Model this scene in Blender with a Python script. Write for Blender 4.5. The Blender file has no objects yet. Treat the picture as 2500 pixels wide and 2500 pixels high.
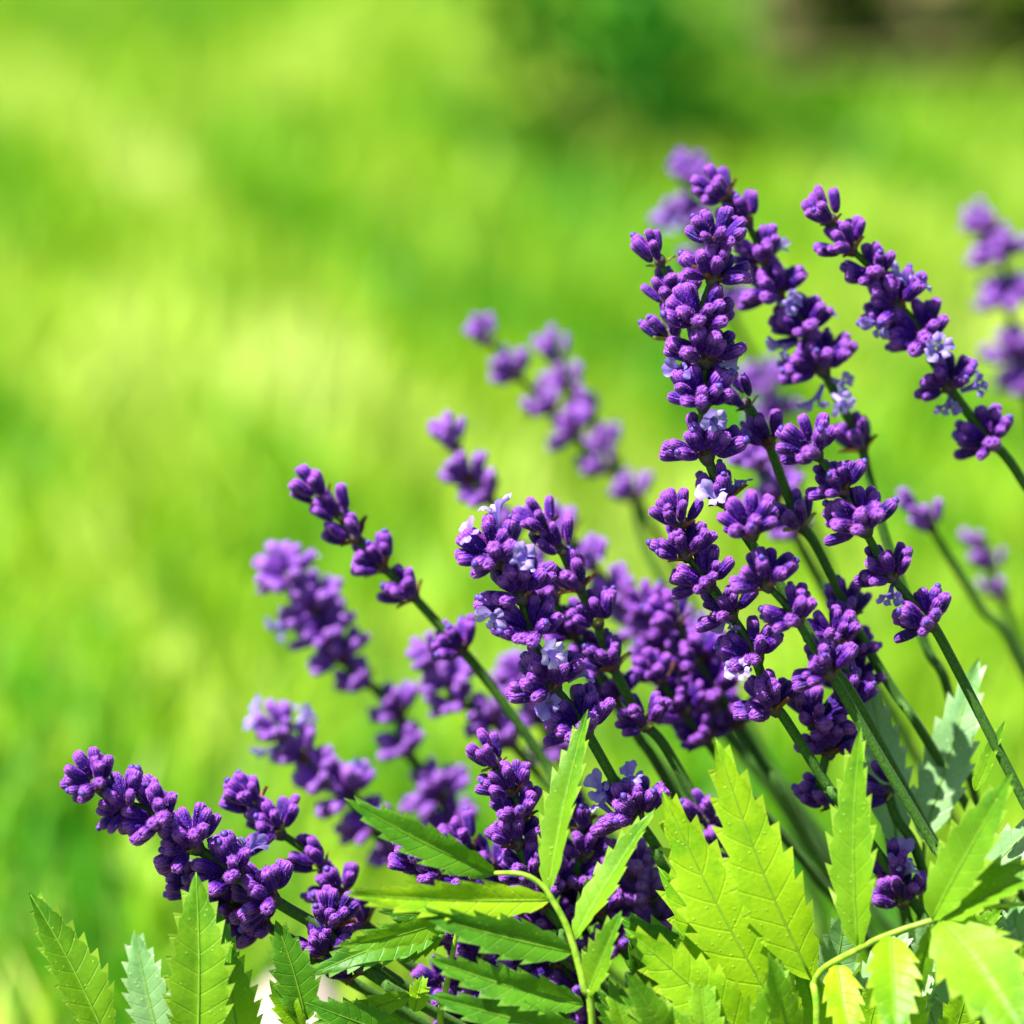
import bpy, math, random
import numpy as np
from mathutils import Vector, Matrix

random.seed(7)
rng = np.random.default_rng(7)
R = math.radians
scene = bpy.context.scene
col = scene.collection

# ------------------------------------------------------------------ camera
FOCAL, SENSOR, FOCUS, FSTOP = 0.100, 0.024, 1.05, 3.7
CAM_H, PITCH = 0.544, R(15.0)
cam_d = bpy.data.cameras.new('camera')
cam_d.sensor_fit = 'HORIZONTAL'; cam_d.sensor_width = SENSOR * 1000; cam_d.lens = FOCAL * 1000
cam_d.clip_start = 0.05; cam_d.clip_end = 200
cam_d.dof.use_dof = True; cam_d.dof.focus_distance = FOCUS; cam_d.dof.aperture_fstop = FSTOP
cam = bpy.data.objects.new('camera', cam_d); col.objects.link(cam)
cam.location = (0, 0, CAM_H); cam.rotation_euler = (math.pi / 2 - PITCH, 0, 0)
scene.camera = cam
CM = Matrix.Translation((0, 0, CAM_H)) @ Matrix.Rotation(math.pi / 2 - PITCH, 4, 'X')
CAMPOS = Vector((0, 0, CAM_H))

# ------------------------------------------------------------------ light
SUN_EL, SUN_AZ = R(62), R(-66)          # azimuth from behind the camera, minus = left
sdir = Vector((math.sin(SUN_AZ) * math.cos(SUN_EL), -math.cos(SUN_AZ) * math.cos(SUN_EL), math.sin(SUN_EL)))
world = bpy.data.worlds.new('World'); scene.world = world; world.use_nodes = True
wn = world.node_tree; wn.nodes.clear()
sky = wn.nodes.new('ShaderNodeTexSky'); sky.sky_type = 'NISHITA'; sky.sun_disc = False
sky.sun_elevation = SUN_EL; sky.sun_rotation = math.atan2(sdir.x, sdir.y)
bg = wn.nodes.new('ShaderNodeBackground'); bg.inputs['Strength'].default_value = 0.05
wo = wn.nodes.new('ShaderNodeOutputWorld')
wn.links.new(sky.outputs[0], bg.inputs[0]); wn.links.new(bg.outputs[0], wo.inputs[0])
sl = bpy.data.lights.new('sun', 'SUN'); sl.energy = 5.0; sl.angle = R(0.5); sl.color = (1.0, 0.95, 0.87)
so = bpy.data.objects.new('sun', sl); col.objects.link(so)
so.rotation_euler = sdir.to_track_quat('Z', 'Y').to_euler(); so.location = (0, 0, 3)
vs = scene.view_settings
vs.view_transform = 'Standard'; vs.look = 'None'; vs.exposure = 1.65; vs.gamma = 1.0; vs.use_curve_mapping = False
cy = scene.cycles
cy.use_denoising = True; cy.max_bounces = 8; cy.transparent_max_bounces = 8
cy.use_adaptive_sampling = False
try: cy.denoiser = 'OPENIMAGEDENOISE'
except Exception: pass

# ------------------------------------------------------------------ helpers
def P(px, py, off=0.0):
    """photo pixel (2500 px frame) + metres behind the focal plane -> world point"""
    d = FOCUS + off; k = SENSOR / FOCAL * d / 2500
    return CM @ Vector(((px - 1250) * k, (1250 - py) * k, -d))
def mpp(off=0.0): return SENSOR / FOCAL * (FOCUS + off) / 2500
ZO = {1: (1500, 350, 1000), 2: (1000, 1100, 1000), 3: (500, 700, 1000), 4: (0, 1500, 1000), 5: (750, 1650, 850), 6: (1500, 1500, 1000)}
def Z(k, x, y):
    a = ZO[k]; s = a[2] / 1932
    return (a[0] + x * s, a[1] + y * s)
def tag(o, label=None, cat=None, group=None, kind=None):
    if label: o['label'] = label
    if cat: o['category'] = cat
    if group: o['group'] = group
    if kind: o['kind'] = kind
    return o
def empty(name, loc):
    o = bpy.data.objects.new(name, None); o.empty_display_size = 0.01; o.location = loc; col.objects.link(o); return o
def mesh(name, verts, faces, mats, smooth=True, midx=None):
    me = bpy.data.meshes.new(name); me.from_pydata([tuple(v) for v in verts], [], faces)
    for m in (mats if isinstance(mats, (list, tuple)) else [mats]): me.materials.append(m)
    me.polygons.foreach_set('use_smooth', [smooth] * len(me.polygons))
    if midx is not None: me.polygons.foreach_set('material_index', midx)
    me.update(); return me
def link(name, me, parent=None, mat=None):
    """link a mesh; mat is the wanted world matrix (parents are unrotated empties or placed parts)"""
    o = bpy.data.objects.new(name, me); col.objects.link(o)
    if parent is not None:
        o.parent = parent; pw = WORLD.get(parent.name, Matrix.Translation(parent.location))
        m = pw.inverted() @ (mat if mat is not None else Matrix())
    else: m = mat if mat is not None else Matrix()
    o.matrix_basis = m
    WORLD[o.name] = mat if mat is not None else Matrix()
    return o
WORLD = {}
def frame(z, hint):
    z = z.normalized(); x = hint.cross(z)
    if x.length < 1e-6: x = Vector((1, 0, 0)).cross(z)
    x.normalize(); y = z.cross(x)
    return Matrix((x, y, z)).transposed()
def catmull(pts, per=6):
    pts = [Vector(p) for p in pts]
    if len(pts) < 3: return pts
    q = [2 * pts[0] - pts[1]] + pts + [2 * pts[-1] - pts[-2]]; out = []
    for i in range(1, len(q) - 2):
        for j in range(per):
            t = j / per; a, b, c, d = q[i - 1], q[i], q[i + 1], q[i + 2]
            out.append(0.5 * ((2 * b) + (c - a) * t + (2 * a - 5 * b + 4 * c - d) * t * t + (3 * b - a - 3 * c + d) * t ** 3))
    out.append(pts[-1]); return out
def tube(pts, rad, seg=7, square=0.0):
    """vertices and faces of a tapered tube; rad is a function of 0..1"""
    V, F = [], []; n = len(pts); ref = Vector((0.31, -0.9, 0.3))
    for i, p in enumerate(pts):
        t = (pts[min(i + 1, n - 1)] - pts[max(i - 1, 0)]).normalized()
        x = t.cross(ref).normalized(); y = t.cross(x)
        for k in range(seg):
            a = 2 * math.pi * k / seg; r = rad(i / (n - 1)) * (1 + square * math.cos(4 * a))
            V.append(p + x * (r * math.cos(a)) + y * (r * math.sin(a)))
    for i in range(n - 1):
        for k in range(seg):
            k2 = (k + 1) % seg; F.append((i * seg + k, i * seg + k2, (i + 1) * seg + k2, (i + 1) * seg + k))
    F.append(tuple(range(seg))[::-1]); F.append(tuple((n - 1) * seg + k for k in range(seg)))
    return V, F

# ------------------------------------------------------------------ materials
def new_mat(name):
    m = bpy.data.materials.new(name); m.use_nodes = True; nt = m.node_tree; nt.nodes.clear()
    return m, nt, nt.nodes.new('ShaderNodeOutputMaterial')
def nd(nt, typ, **kw):
    n = nt.nodes.new(typ)
    for k, v in kw.items():
        if k in n.inputs: n.inputs[k].default_value = v
        else: setattr(n, k, v)
    return n
def ramp(nt, fac, stops):
    r = nt.nodes.new('ShaderNodeValToRGB'); e = r.color_ramp.elements
    while len(e) < len(stops): e.new(0.5)
    for i, (p, c) in enumerate(stops): e[i].position = p; e[i].color = (*c, 1)
    nt.links.new(fac, r.inputs[0]); return r.outputs[0]
def mixc(nt, fac, a, b, mode='MIX'):
    m = nt.nodes.new('ShaderNodeMix'); m.data_type = 'RGBA'; m.blend_type = mode
    for s, v in ((m.inputs[0], fac), (m.inputs[6], a), (m.inputs[7], b)):
        if hasattr(v, 'is_linked'): nt.links.new(v, s)
        else: s.default_value = v if not isinstance(v, tuple) else (*v, 1)[:4]
    return m.outputs[2]
def math_(nt, op, a, b=None):
    m = nt.nodes.new('ShaderNodeMath'); m.operation = op
    for i, v in enumerate((a, b)):
        if v is None: continue
        if hasattr(v, 'is_linked'): nt.links.new(v, m.inputs[i])
        else: m.inputs[i].default_value = v
    return m.outputs[0]
def bump(nt, h, strength, dist):
    b = nd(nt, 'ShaderNodeBump', Strength=strength, Distance=dist); nt.links.new(h, b.inputs['Height']); return b.outputs[0]

def mat_calyx(name, dark, mid, light, tipc, sheen=0.5):
    m, nt, out = new_mat(name); L = nt.links
    tc = nd(nt, 'ShaderNodeTexCoord'); oi = nd(nt, 'ShaderNodeObjectInfo')
    no = nd(nt, 'ShaderNodeTexNoise', Scale=1100.0, Detail=3.0); L.new(tc.outputs['Object'], no.inputs['Vector'])
    f = math_(nt, 'ADD', math_(nt, 'MULTIPLY', no.outputs[0], 0.75), math_(nt, 'MULTIPLY', oi.outputs['Random'], 0.35))
    c = ramp(nt, f, [(0.25, dark), (0.52, mid), (0.85, light)])
    sp = nd(nt, 'ShaderNodeSeparateXYZ'); L.new(tc.outputs['Object'], sp.inputs[0])
    mr = nd(nt, 'ShaderNodeMapRange'); L.new(sp.outputs[2], mr.inputs[0])
    mr.inputs[1].default_value = 0.0046; mr.inputs[2].default_value = 0.0066; mr.inputs[3].default_value = 0; mr.inputs[4].default_value = 0.75
    c = mixc(nt, mr.outputs[0], c, tipc)  # paler lilac tips, with the bright sunlit tip highlight painted in
    mr2 = nd(nt, 'ShaderNodeMapRange'); L.new(sp.outputs[2], mr2.inputs[0])
    mr2.inputs[1].default_value = 0.0013; mr2.inputs[2].default_value = 0.0; mr2.inputs[3].default_value = 0; mr2.inputs[4].default_value = 0.55
    c = mixc(nt, mr2.outputs[0], c, (0.10, 0.09, 0.05))
    rib = math_(nt, 'SINE', math_(nt, 'MULTIPLY', math_(nt, 'ARCTAN2', sp.outputs[1], sp.outputs[0]), 10.0))      # lengthwise ribs
    rg = nd(nt, 'ShaderNodeMapRange'); L.new(rib, rg.inputs[0]); rg.inputs[1].default_value = 0.1; rg.inputs[2].default_value = -1.0
    c = mixc(nt, math_(nt, 'MULTIPLY', rg.outputs[0], 0.55), c, dark)
    n3 = nd(nt, 'ShaderNodeTexNoise', Scale=2300.0, Detail=2.0); L.new(tc.outputs['Object'], n3.inputs['Vector'])
    dn = nd(nt, 'ShaderNodeMapRange'); L.new(n3.outputs[0], dn.inputs[0]); dn.inputs[1].default_value = 0.56; dn.inputs[2].default_value = 0.72
    c = mixc(nt, math_(nt, 'MULTIPLY', dn.outputs[0], 0.32), c, (0.46, 0.06, 0.72))
    pb = nd(nt, 'ShaderNodeBsdfPrincipled', Roughness=0.45)
    pb.inputs['Sheen Weight'].default_value = sheen; pb.inputs['Sheen Roughness'].default_value = 0.28
    pb.inputs['Sheen Tint'].default_value = (0.80, 0.16, 1.0, 1); pb.inputs['Specular IOR Level'].default_value = 0.2
    L.new(c, pb.inputs['Base Color'])
    n2 = nd(nt, 'ShaderNodeTexNoise', Scale=2600.0, Detail=2.0); L.new(tc.outputs['Object'], n2.inputs['Vector'])
    L.new(bump(nt, math_(nt, 'ADD', n2.outputs[0], math_(nt, 'MULTIPLY', rib, 0.22)), 0.8, 0.0005), pb.inputs['Normal'])
    L.new(pb.outputs[0], out.inputs[0]); return m
def mat_simple(name, stops, scale, rough=0.6, transl=0.0, spec=0.3, bumpd=0.0, coat=0.0, rnd=0.0, coord='Object'):
    m, nt, out = new_mat(name); L = nt.links
    tc = nd(nt, 'ShaderNodeTexCoord'); no = nd(nt, 'ShaderNodeTexNoise', Scale=scale, Detail=4.0)
    L.new(tc.outputs[coord], no.inputs['Vector']); f = no.outputs[0]
    if rnd:
        oi = nd(nt, 'ShaderNodeObjectInfo')
        f = math_(nt, 'ADD', f, math_(nt, 'MULTIPLY', math_(nt, 'SUBTRACT', oi.outputs['Random'], 0.5), rnd))
    c = ramp(nt, f, stops)
    pb = nd(nt, 'ShaderNodeBsdfPrincipled', Roughness=rough); pb.inputs['Specular IOR Level'].default_value = spec
    L.new(c, pb.inputs['Base Color'])
    if bumpd: L.new(bump(nt, no.outputs[0], 0.7, bumpd), pb.inputs['Normal'])
    sh = pb.outputs[0]
    if transl:
        tr = nd(nt, 'ShaderNodeBsdfTranslucent'); L.new(c, tr.inputs[0])
        mx = nd(nt, 'ShaderNodeMixShader', Fac=transl); L.new(pb.outputs[0], mx.inputs[1]); L.new(tr.outputs[0], mx.inputs[2]); sh = mx.outputs[0]
    L.new(sh, out.inputs[0]); return m
def mat_leaf(name, deep, mid, pale, vein, transl, tcol, rough=0.45, spec=0.28):
    """serrated leaflet: UV.x across (-1..1 packed to 0..1), UV.y along"""
    m, nt, out = new_mat(name); L = nt.links
    uv = nd(nt, 'ShaderNodeUVMap'); sp = nd(nt, 'ShaderNodeSeparateXYZ'); L.new(uv.outputs[0], sp.inputs[0])
    au = math_(nt, 'ABSOLUTE', math_(nt, 'SUBTRACT', math_(nt, 'MULTIPLY', sp.outputs[0], 2.0), 1.0))
    v = math_(nt, 'SUBTRACT', math_(nt, 'MULTIPLY', sp.outputs[1], 9.0), math_(nt, 'MULTIPLY', au, 0.9))
    fr = math_(nt, 'ABSOLUTE', math_(nt, 'SUBTRACT', math_(nt, 'FRACT', v), 0.5))      # 0.5 on a vein
    vl = nd(nt, 'ShaderNodeMapRange'); L.new(fr, vl.inputs[0]); vl.inputs[1].default_value = 0.43; vl.inputs[2].default_value = 0.5
    tc = nd(nt, 'ShaderNodeTexCoord'); oi = nd(nt, 'ShaderNodeObjectInfo')
    no = nd(nt, 'ShaderNodeTexNoise', Scale=130.0, Detail=5.0); L.new(tc.outputs['Object'], no.inputs['Vector'])
    n2 = nd(nt, 'ShaderNodeTexNoise', Scale=900.0, Detail=3.0); L.new(tc.outputs['Object'], n2.inputs['Vector'])
    f = math_(nt, 'ADD', math_(nt, 'MULTIPLY', no.outputs[0], 0.65), math_(nt, 'MULTIPLY', n2.outputs[0], 0.25))
    f = math_(nt, 'ADD', f, math_(nt, 'MULTIPLY', math_(nt, 'SUBTRACT', oi.outputs['Random'], 0.5), 0.3))
    c = ramp(nt, f, [(0.33, deep), (0.46, mid), (0.62, pale)])
    gr = nd(nt, 'ShaderNodeMapRange'); L.new(sp.outputs[1], gr.inputs[0]); gr.inputs[1].default_value = 0.95; gr.inputs[2].default_value = 0.25
    c = mixc(nt, math_(nt, 'MULTIPLY', gr.outputs[0], 0.62), mixc(nt, 0.30, c, deep), pale)
    c = mixc(nt, math_(nt, 'MULTIPLY', vl.outputs[0], 0.22), c, vein)
    edge = nd(nt, 'ShaderNodeMapRange'); L.new(au, edge.inputs[0]); edge.inputs[1].default_value = 0.93; edge.inputs[2].default_value = 1.0
    c = mixc(nt, math_(nt, 'MULTIPLY', edge.outputs[0], 0.5), c, vein)
    vo = nd(nt, 'ShaderNodeTexVoronoi', Scale=420.0); L.new(tc.outputs['Object'], vo.inputs['Vector'])
    sp2 = nd(nt, 'ShaderNodeMapRange'); L.new(vo.outputs['Distance'], sp2.inputs[0]); sp2.inputs[1].default_value = 0.16; sp2.inputs[2].default_value = 0.10
    c = mixc(nt, math_(nt, 'MULTIPLY', sp2.outputs[0], 0.5), c, vein)
    h = math_(nt, 'ADD', math_(nt, 'MULTIPLY', n2.outputs[0], 0.5), math_(nt, 'SUBTRACT', math_(nt, 'MULTIPLY', sp2.outputs[0], 0.6), math_(nt, 'MULTIPLY', vl.outputs[0], 0.5)))
    bn = bump(nt, h, 0.55, 0.00035)
    pb = nd(nt, 'ShaderNodeBsdfPrincipled', Roughness=rough); pb.inputs['Specular IOR Level'].default_value = spec
    L.new(c, pb.inputs['Base Color']); L.new(bn, pb.inputs['Normal'])
    tr = nd(nt, 'ShaderNodeBsdfTranslucent'); L.new(mixc(nt, 1.0, c, tcol, 'MULTIPLY'), tr.inputs[0]); L.new(bn, tr.inputs['Normal'])
    mx = nd(nt, 'ShaderNodeMixShader', Fac=transl); L.new(pb.outputs[0], mx.inputs[1]); L.new(tr.outputs[0], mx.inputs[2])
    L.new(mx.outputs[0], out.inputs[0]); return m

M = {}
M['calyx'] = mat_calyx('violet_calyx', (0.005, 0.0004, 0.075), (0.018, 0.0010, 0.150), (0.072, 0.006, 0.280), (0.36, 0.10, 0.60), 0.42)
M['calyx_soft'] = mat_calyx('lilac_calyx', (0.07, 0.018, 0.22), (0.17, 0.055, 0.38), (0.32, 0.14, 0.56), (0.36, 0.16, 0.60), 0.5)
M['fuzz'] = mat_simple('calyx_hair', [(0.3, (0.30, 0.10, 0.55)), (0.7, (0.55, 0.30, 0.80))], 300, 0.5, 0.4)
M['bud'] = mat_simple('bud_tip', [(0.3, (0.05, 0.02, 0.24)), (0.7, (0.14, 0.07, 0.42))], 900, 0.45, 0.1)
M['petal'] = mat_simple('lilac_petal', [(0.3, (0.27, 0.17, 0.66)), (0.7, (0.50, 0.40, 0.84))], 260, 0.5, 0.35, rnd=0.5)
M['bract'] = mat_simple('dry_bract', [(0.3, (0.05, 0.016, 0.006)), (0.55, (0.16, 0.065, 0.02)), (0.75, (0.30, 0.17, 0.06))], 900, 0.55, 0.15, rnd=0.3)
M['bract_green'] = mat_simple('green_bract', [(0.3, (0.12, 0.16, 0.02)), (0.7, (0.40, 0.38, 0.10))], 700, 0.55, 0.25)
M['stem'] = mat_simple('lavender_stem', [(0.3, (0.02, 0.075, 0.008)), (0.7, (0.06, 0.15, 0.02))], 700, 0.6, spec=0.15, bumpd=0.0002)
for _n in M['stem'].node_tree.nodes:
    if _n.type == 'BSDF_PRINCIPLED': _n.inputs['Sheen Weight'].default_value = 0.05; _n.inputs['Sheen Tint'].default_value = (.7, .95, .6, 1)
    if _n.type == 'TEX_NOISE': _n.inputs['Scale'].default_value = 1500
M['node'] = mat_simple('whorl_node', [(0.3, (0.03, 0.05, 0.02)), (0.7, (0.10, 0.06, 0.08))], 700, 0.7)
M['leaf'] = mat_leaf('fresh_leaf', (0.04, 0.17, 0.005), (0.10, 0.30, 0.007), (0.23, 0.45, 0.012), (0.34, 0.54, 0.05), 0.42, (1.25, 1.15, 0.5))
M['leaf_deep'] = mat_leaf('deep_leaf', (0.02, 0.11, 0.005), (0.05, 0.22, 0.007), (0.12, 0.34, 0.012), (0.20, 0.42, 0.05), 0.38, (1.3, 1.2, 0.5))
M['leaf_lemon'] = mat_leaf('lemon_leaf', (0.045, 0.22, 0.004), (0.15, 0.40, 0.005), (0.36, 0.60, 0.008), (0.42, 0.60, 0.03), 0.40, (1.0, 1.1, 0.6))
M['leaf_pale'] = mat_leaf('sky_sheen_leaf', (0.08, 0.24, 0.05), (0.18, 0.38, 0.13), (0.32, 0.52, 0.24), (0.42, 0.58, 0.30), 0.30, (1.1, 1.2, 0.7), 0.38, 0.6)  # glossy leaf; the sky's pale reflection is painted into its base colour
M['rachis'] = mat_simple('leaf_stalk', [(0.3, (0.15, 0.34, 0.012)), (0.7, (0.34, 0.52, 0.05))], 500, 0.4, 0.15, bumpd=0.0002)
M['midrib'] = mat_simple('leaf_midrib', [(0.3, (0.14, 0.33, 0.012)), (0.7, (0.26, 0.46, 0.04))], 500, 0.45, 0.3)
M['soil'] = mat_simple('soil', [(0.3, (0.025, 0.016, 0.009)), (0.7, (0.09, 0.06, 0.035))], 90, 0.9, bumpd=0.006, coord='Object')
M['mulch'] = mat_simple('mulch', [(0.3, (0.07, 0.06, 0.02)), (0.7, (0.17, 0.13, 0.05))], 60, 0.9, bumpd=0.006)
M['stone'] = mat_simple('pale_stone', [(0.3, (0.20, 0.17, 0.13)), (0.7, (0.42, 0.37, 0.31))], 60, 0.85, bumpd=0.003)
M['bark'] = mat_simple('bark', [(0.3, (0.05, 0.028, 0.015)), (0.7, (0.14, 0.085, 0.05))], 60, 0.9, bumpd=0.003)
M['shrub'] = mat_simple('shrub_leaf', [(0.3, (0.05, 0.30, 0.018)), (0.7, (0.09, 0.40, 0.024))], 25, 0.6, 0.6, coord='Object')
M['olive'] = mat_simple('olive_leaf', [(0.3, (0.08, 0.15, 0.01)), (0.7, (0.18, 0.29, 0.02))], 9, 0.6, 0.45, coord='Object')

def mat_grass(name):
    m, nt, out = new_mat(name); L = nt.links
    tc = nd(nt, 'ShaderNodeTexCoord')
    mp = nd(nt, 'ShaderNodeMapping'); L.new(tc.outputs['Object'], mp.inputs[0])
    mp.vector_type = 'TEXTURE'; mp.inputs['Rotation'].default_value = (0, 0, R(15)); mp.inputs['Scale'].default_value = (1, 4.5, 1)
    n1 = nd(nt, 'ShaderNodeTexNoise', Scale=11.0, Detail=3.0, Roughness=0.6); L.new(mp.outputs[0], n1.inputs['Vector'])
    n2 = nd(nt, 'ShaderNodeTexNoise', Scale=4.0, Detail=2.0); L.new(mp.outputs[0], n2.inputs['Vector'])
    n3 = nd(nt, 'ShaderNodeTexNoise', Scale=90.0, Detail=2.0); L.new(tc.outputs['Object'], n3.inputs['Vector'])
    f = math_(nt, 'ADD', math_(nt, 'SUBTRACT', math_(nt, 'MULTIPLY', n1.outputs[0], 0.70), 0.05), math_(nt, 'ADD', math_(nt, 'MULTIPLY', n2.outputs[0], 0.35), math_(nt, 'MULTIPLY', n3.outputs[0], 0.25)))
    c = ramp(nt, f, [(0.48, (0.05, 0.26, 0.006)), (0.555, (0.19, 0.42, 0.010)), (0.61, (0.34, 0.52, 0.018)), (0.74, (0.58, 0.68, 0.16))])
    pb = nd(nt, 'ShaderNodeBsdfPrincipled', Roughness=0.5); pb.inputs['Specular IOR Level'].default_value = 0.3
    L.new(c, pb.inputs['Base Color'])
    tr = nd(nt, 'ShaderNodeBsdfTranslucent'); L.new(c, tr.inputs[0])
    mx = nd(nt, 'ShaderNodeMixShader', Fac=0.35); L.new(pb.outputs[0], mx.inputs[1]); L.new(tr.outputs[0], mx.inputs[2])
    L.new(mx.outputs[0], out.inputs[0]); return m
M['grass'] = mat_grass('grass')
M['turf'] = mat_simple('turf_ground', [(0.3, (0.05, 0.13, 0.012)), (0.7, (0.14, 0.26, 0.03))], 6, 0.9)

# ------------------------------------------------------------------ setting: ground, lawn, bed
def grid_sheet(name, x0, x1, y0, y1, nx, ny, mat, hfun):
    V = [(x0 + (x1 - x0) * i / nx, y0 + (y1 - y0) * j / ny, hfun(x0 + (x1 - x0) * i / nx, y0 + (y1 - y0) * j / ny)) for j in range(ny + 1) for i in range(nx + 1)]
    F = [(j * (nx + 1) + i, j * (nx + 1) + i + 1, (j + 1) * (nx + 1) + i + 1, (j + 1) * (nx + 1) + i) for j in range(ny) for i in range(nx)]
    return tag(link(name, mesh(name, V, F, mat)), kind='structure')
def wob(x, y): return 0.006 * math.sin(5.1 * x + 2.2 * y) + 0.005 * math.sin(7.7 * y - 3.1 * x)
grid_sheet('ground', -60, 60, -20, 120, 8, 8, M['turf'], lambda x, y: -0.03)
grid_sheet('lawn_ground', -3, 3, 0.4, 6.5, 60, 54, M['turf'], lambda x, y: -0.012 + wob(x, y))
grid_sheet('flower_bed', -0.10, 0.75, 0.55, 1.32, 60, 50, M['soil'], lambda x, y: 0.012 + 0.6 * wob(3 * x, 3 * y) + 0.004 * math.sin(61 * x + 17 * y) + 0.004 * math.sin(47 * y - 23 * x))

def grass_mesh(name, n, xr, yr, hmin, hmax, wid):
    x = rng.uniform(*xr, n); y = rng.uniform(*yr, n)
    keep = ~((x > -0.09) & (x < 0.7) & (y < 1.30)); x, y = x[keep], y[keep]; n = len(x)
    h = rng.uniform(hmin, hmax, n); a = rng.uniform(0, 2 * np.pi, n); b = rng.uniform(0, 2 * np.pi, n)
    w = wid * rng.uniform(0.7, 1.3, n); lean = rng.uniform(0.15, 0.95, n) * h
    dx, dy = np.cos(a) * w, np.sin(a) * w; lx, ly = np.cos(b) * lean, np.sin(b) * lean
    z0 = np.full(n, -0.02)
    v = np.stack([np.stack([x - dx, y - dy, z0], 1), np.stack([x + dx, y + dy, z0], 1),
                  np.stack([x + dx * .8 + lx * .35, y + dy * .8 + ly * .35, h * .6], 1), np.stack([x - dx * .8 + lx * .35, y - dy * .8 + ly * .35, h * .6], 1),
                  np.stack([x + lx, y + ly, h * 0.95], 1)], 1).reshape(-1, 3)
    me = bpy.data.meshes.new(name); i = np.arange(n) * 5
    loops = np.concatenate([np.stack([i, i + 1, i + 2, i + 3], 1), np.stack([i + 3, i + 2, i + 4, i + 4], 1)[:, :3]], 1).reshape(-1)
    me.vertices.add(n * 5); me.vertices.foreach_set('co', v.reshape(-1))
    me.loops.add(len(loops)); me.loops.foreach_set('vertex_index', loops)
    me.polygons.add(2 * n); ls = np.stack([np.arange(n) * 7, np.arange(n) * 7 + 4], 1).reshape(-1)
    me.polygons.foreach_set('loop_start', ls)
    me.materials.append(M['grass']); me.update(calc_edges=True); me.validate(); return me
tag(link('lawn_grass', grass_mesh('lawn_grass', 110000, (-1.5, 1.6), (0.6, 5.6), 0.02, 0.05, 0.0024)),
    'sunlit lime green lawn grass behind the lavender', 'grass', kind='stuff')

# ------------------------------------------------------------------ background shrubs
def shrub(label, cx, cy_, rx, ry, h, n, leaf, mat, z0=0.03, stems=5, lean=0.0, cone=False):
    root = tag(empty('leafy_shrub', (cx, cy_, 0)), label, 'shrub', 'shrubs behind the lawn')
    V, F = [], []
    for s in range(stems):
        a = random.uniform(0, 6.28); r = random.uniform(0.2, 0.8)
        top = Vector((cx + rx * r * math.cos(a) + lean * h * .8, cy_ + ry * r * math.sin(a), h * random.uniform(.6, .9)))
        p0 = Vector((cx + rx * .25 * r * math.cos(a), cy_ + ry * .25 * math.sin(a), -0.02))
        pts = catmull([p0, p0.lerp(top, .5) + Vector((random.uniform(-.02, .02), 0, .03)), top], 4)
        v, f = tube(pts, lambda t: (0.004 if cone else 0.008) * (1 - .7 * t), 6); k = len(V); V += v; F += [tuple(q + k for q in ff) for ff in f]
    link('trunk', mesh('trunk', V, F, M['bark']), root)
    V, F = [], []
    cl = [(random.gauss(0, .5), random.gauss(0, .5), random.random()) for _ in range(26)]
    for i in range(n):
        a, b, c = random.choice(cl); z = z0 + (h - z0) * min(1, max(0, c + random.gauss(0, .09)))
        w = 0.55 + 0.45 * math.sin(math.pi * min(1, .15 + .8 * z / h))
        if cone: w = .38 + .62 * min(1, z / .22)
        p = Vector((cx + rx * w * max(-1, min(1, a + random.gauss(0, .16))) + lean * z, cy_ + ry * w * max(-1, min(1, b + random.gauss(0, .16))), z))
        d = Vector((random.gauss(0, 1), random.gauss(0, 1), random.gauss(0.2, .6))).normalized(); s = d.orthogonal().normalized()
        s = Matrix.Rotation(random.uniform(0, 6.28), 3, d) @ s; L = leaf * random.uniform(.6, 1.3); k = len(V)
        V += [p, p + d * L * .5 + s * L * .24, p + d * L + s.cross(d) * L * .1, p + d * L * .5 - s * L * .24]; F.append((k, k + 1, k + 2, k + 3))
    link('crown', mesh('crown', V, F, mat, False), root)
    return root
shrub('dark green leafy shrub standing alone on the lawn', 0.11, 2.95, 0.15, 0.08, 0.38, 900, 0.034, M['shrub'], 0.0, 3, lean=-0.45, cone=True)
shrub('olive shrub with bare brown stems beside the dark green shrub', 0.27, 3.32, 0.13, 0.12, 0.6, 1500, 0.04, M['olive'], 0.05, 9)
shrub('olive shrub with bare brown stems farther to the edge of the lawn', 0.46, 3.25, 0.14, 0.12, 0.6, 1700, 0.04, M['olive'], 0.05, 9)
shrub('low olive shrub at the far end of the lawn bed', 0.74, 3.3, 0.18, 0.14, 0.5, 2000, 0.04, M['olive'], 0.05, 8)
grid_sheet('shrub_bed', 0.2, 1.3, 3.22, 4.1, 20, 10, M['mulch'], lambda x, y: 0.034 + 0.5 * wob(3 * x, 3 * y))

# pale stone at the edge of the bed
def boulder(name, c, sx, sy, sz, seed, label):
    r = random.Random(seed); V, F = [], []; nu, nv = 14, 9
    off = [(r.uniform(-1, 1), r.uniform(-1, 1), r.uniform(-1, 1), r.uniform(2, 5)) for _ in range(7)]
    for j in range(nv + 1):
        th = math.pi * j / nv
        for i in range(nu):
            ph = 2 * math.pi * i / nu; n = Vector((math.sin(th) * math.cos(ph), math.sin(th) * math.sin(ph), math.cos(th)))
            k = 1 + sum(.035 * math.sin(o[3] * (n.x * o[0] + n.y * o[1] + n.z * o[2]) + o[0]) for o in off)
            q = [math.copysign(abs(e) ** 0.75, e) * k for e in n]; V.append((c[0] + q[0] * sx, c[1] + q[1] * sy, c[2] + q[2] * sz))
    for j in range(nv):
        for i in range(nu): F.append((j * nu + i, j * nu + (i + 1) % nu, (j + 1) * nu + (i + 1) % nu, (j + 1) * nu + i))
    return tag(link(name, mesh(name, V, F, M['stone'])), label, 'stone')
sp_ = P(715, 2530, 0.24)
boulder('edging_stone', (sp_.x, sp_.y, 0.02), 0.020, 0.03, 0.048, 3, 'pale beige stone on the soil behind the serrated leaves')

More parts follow.
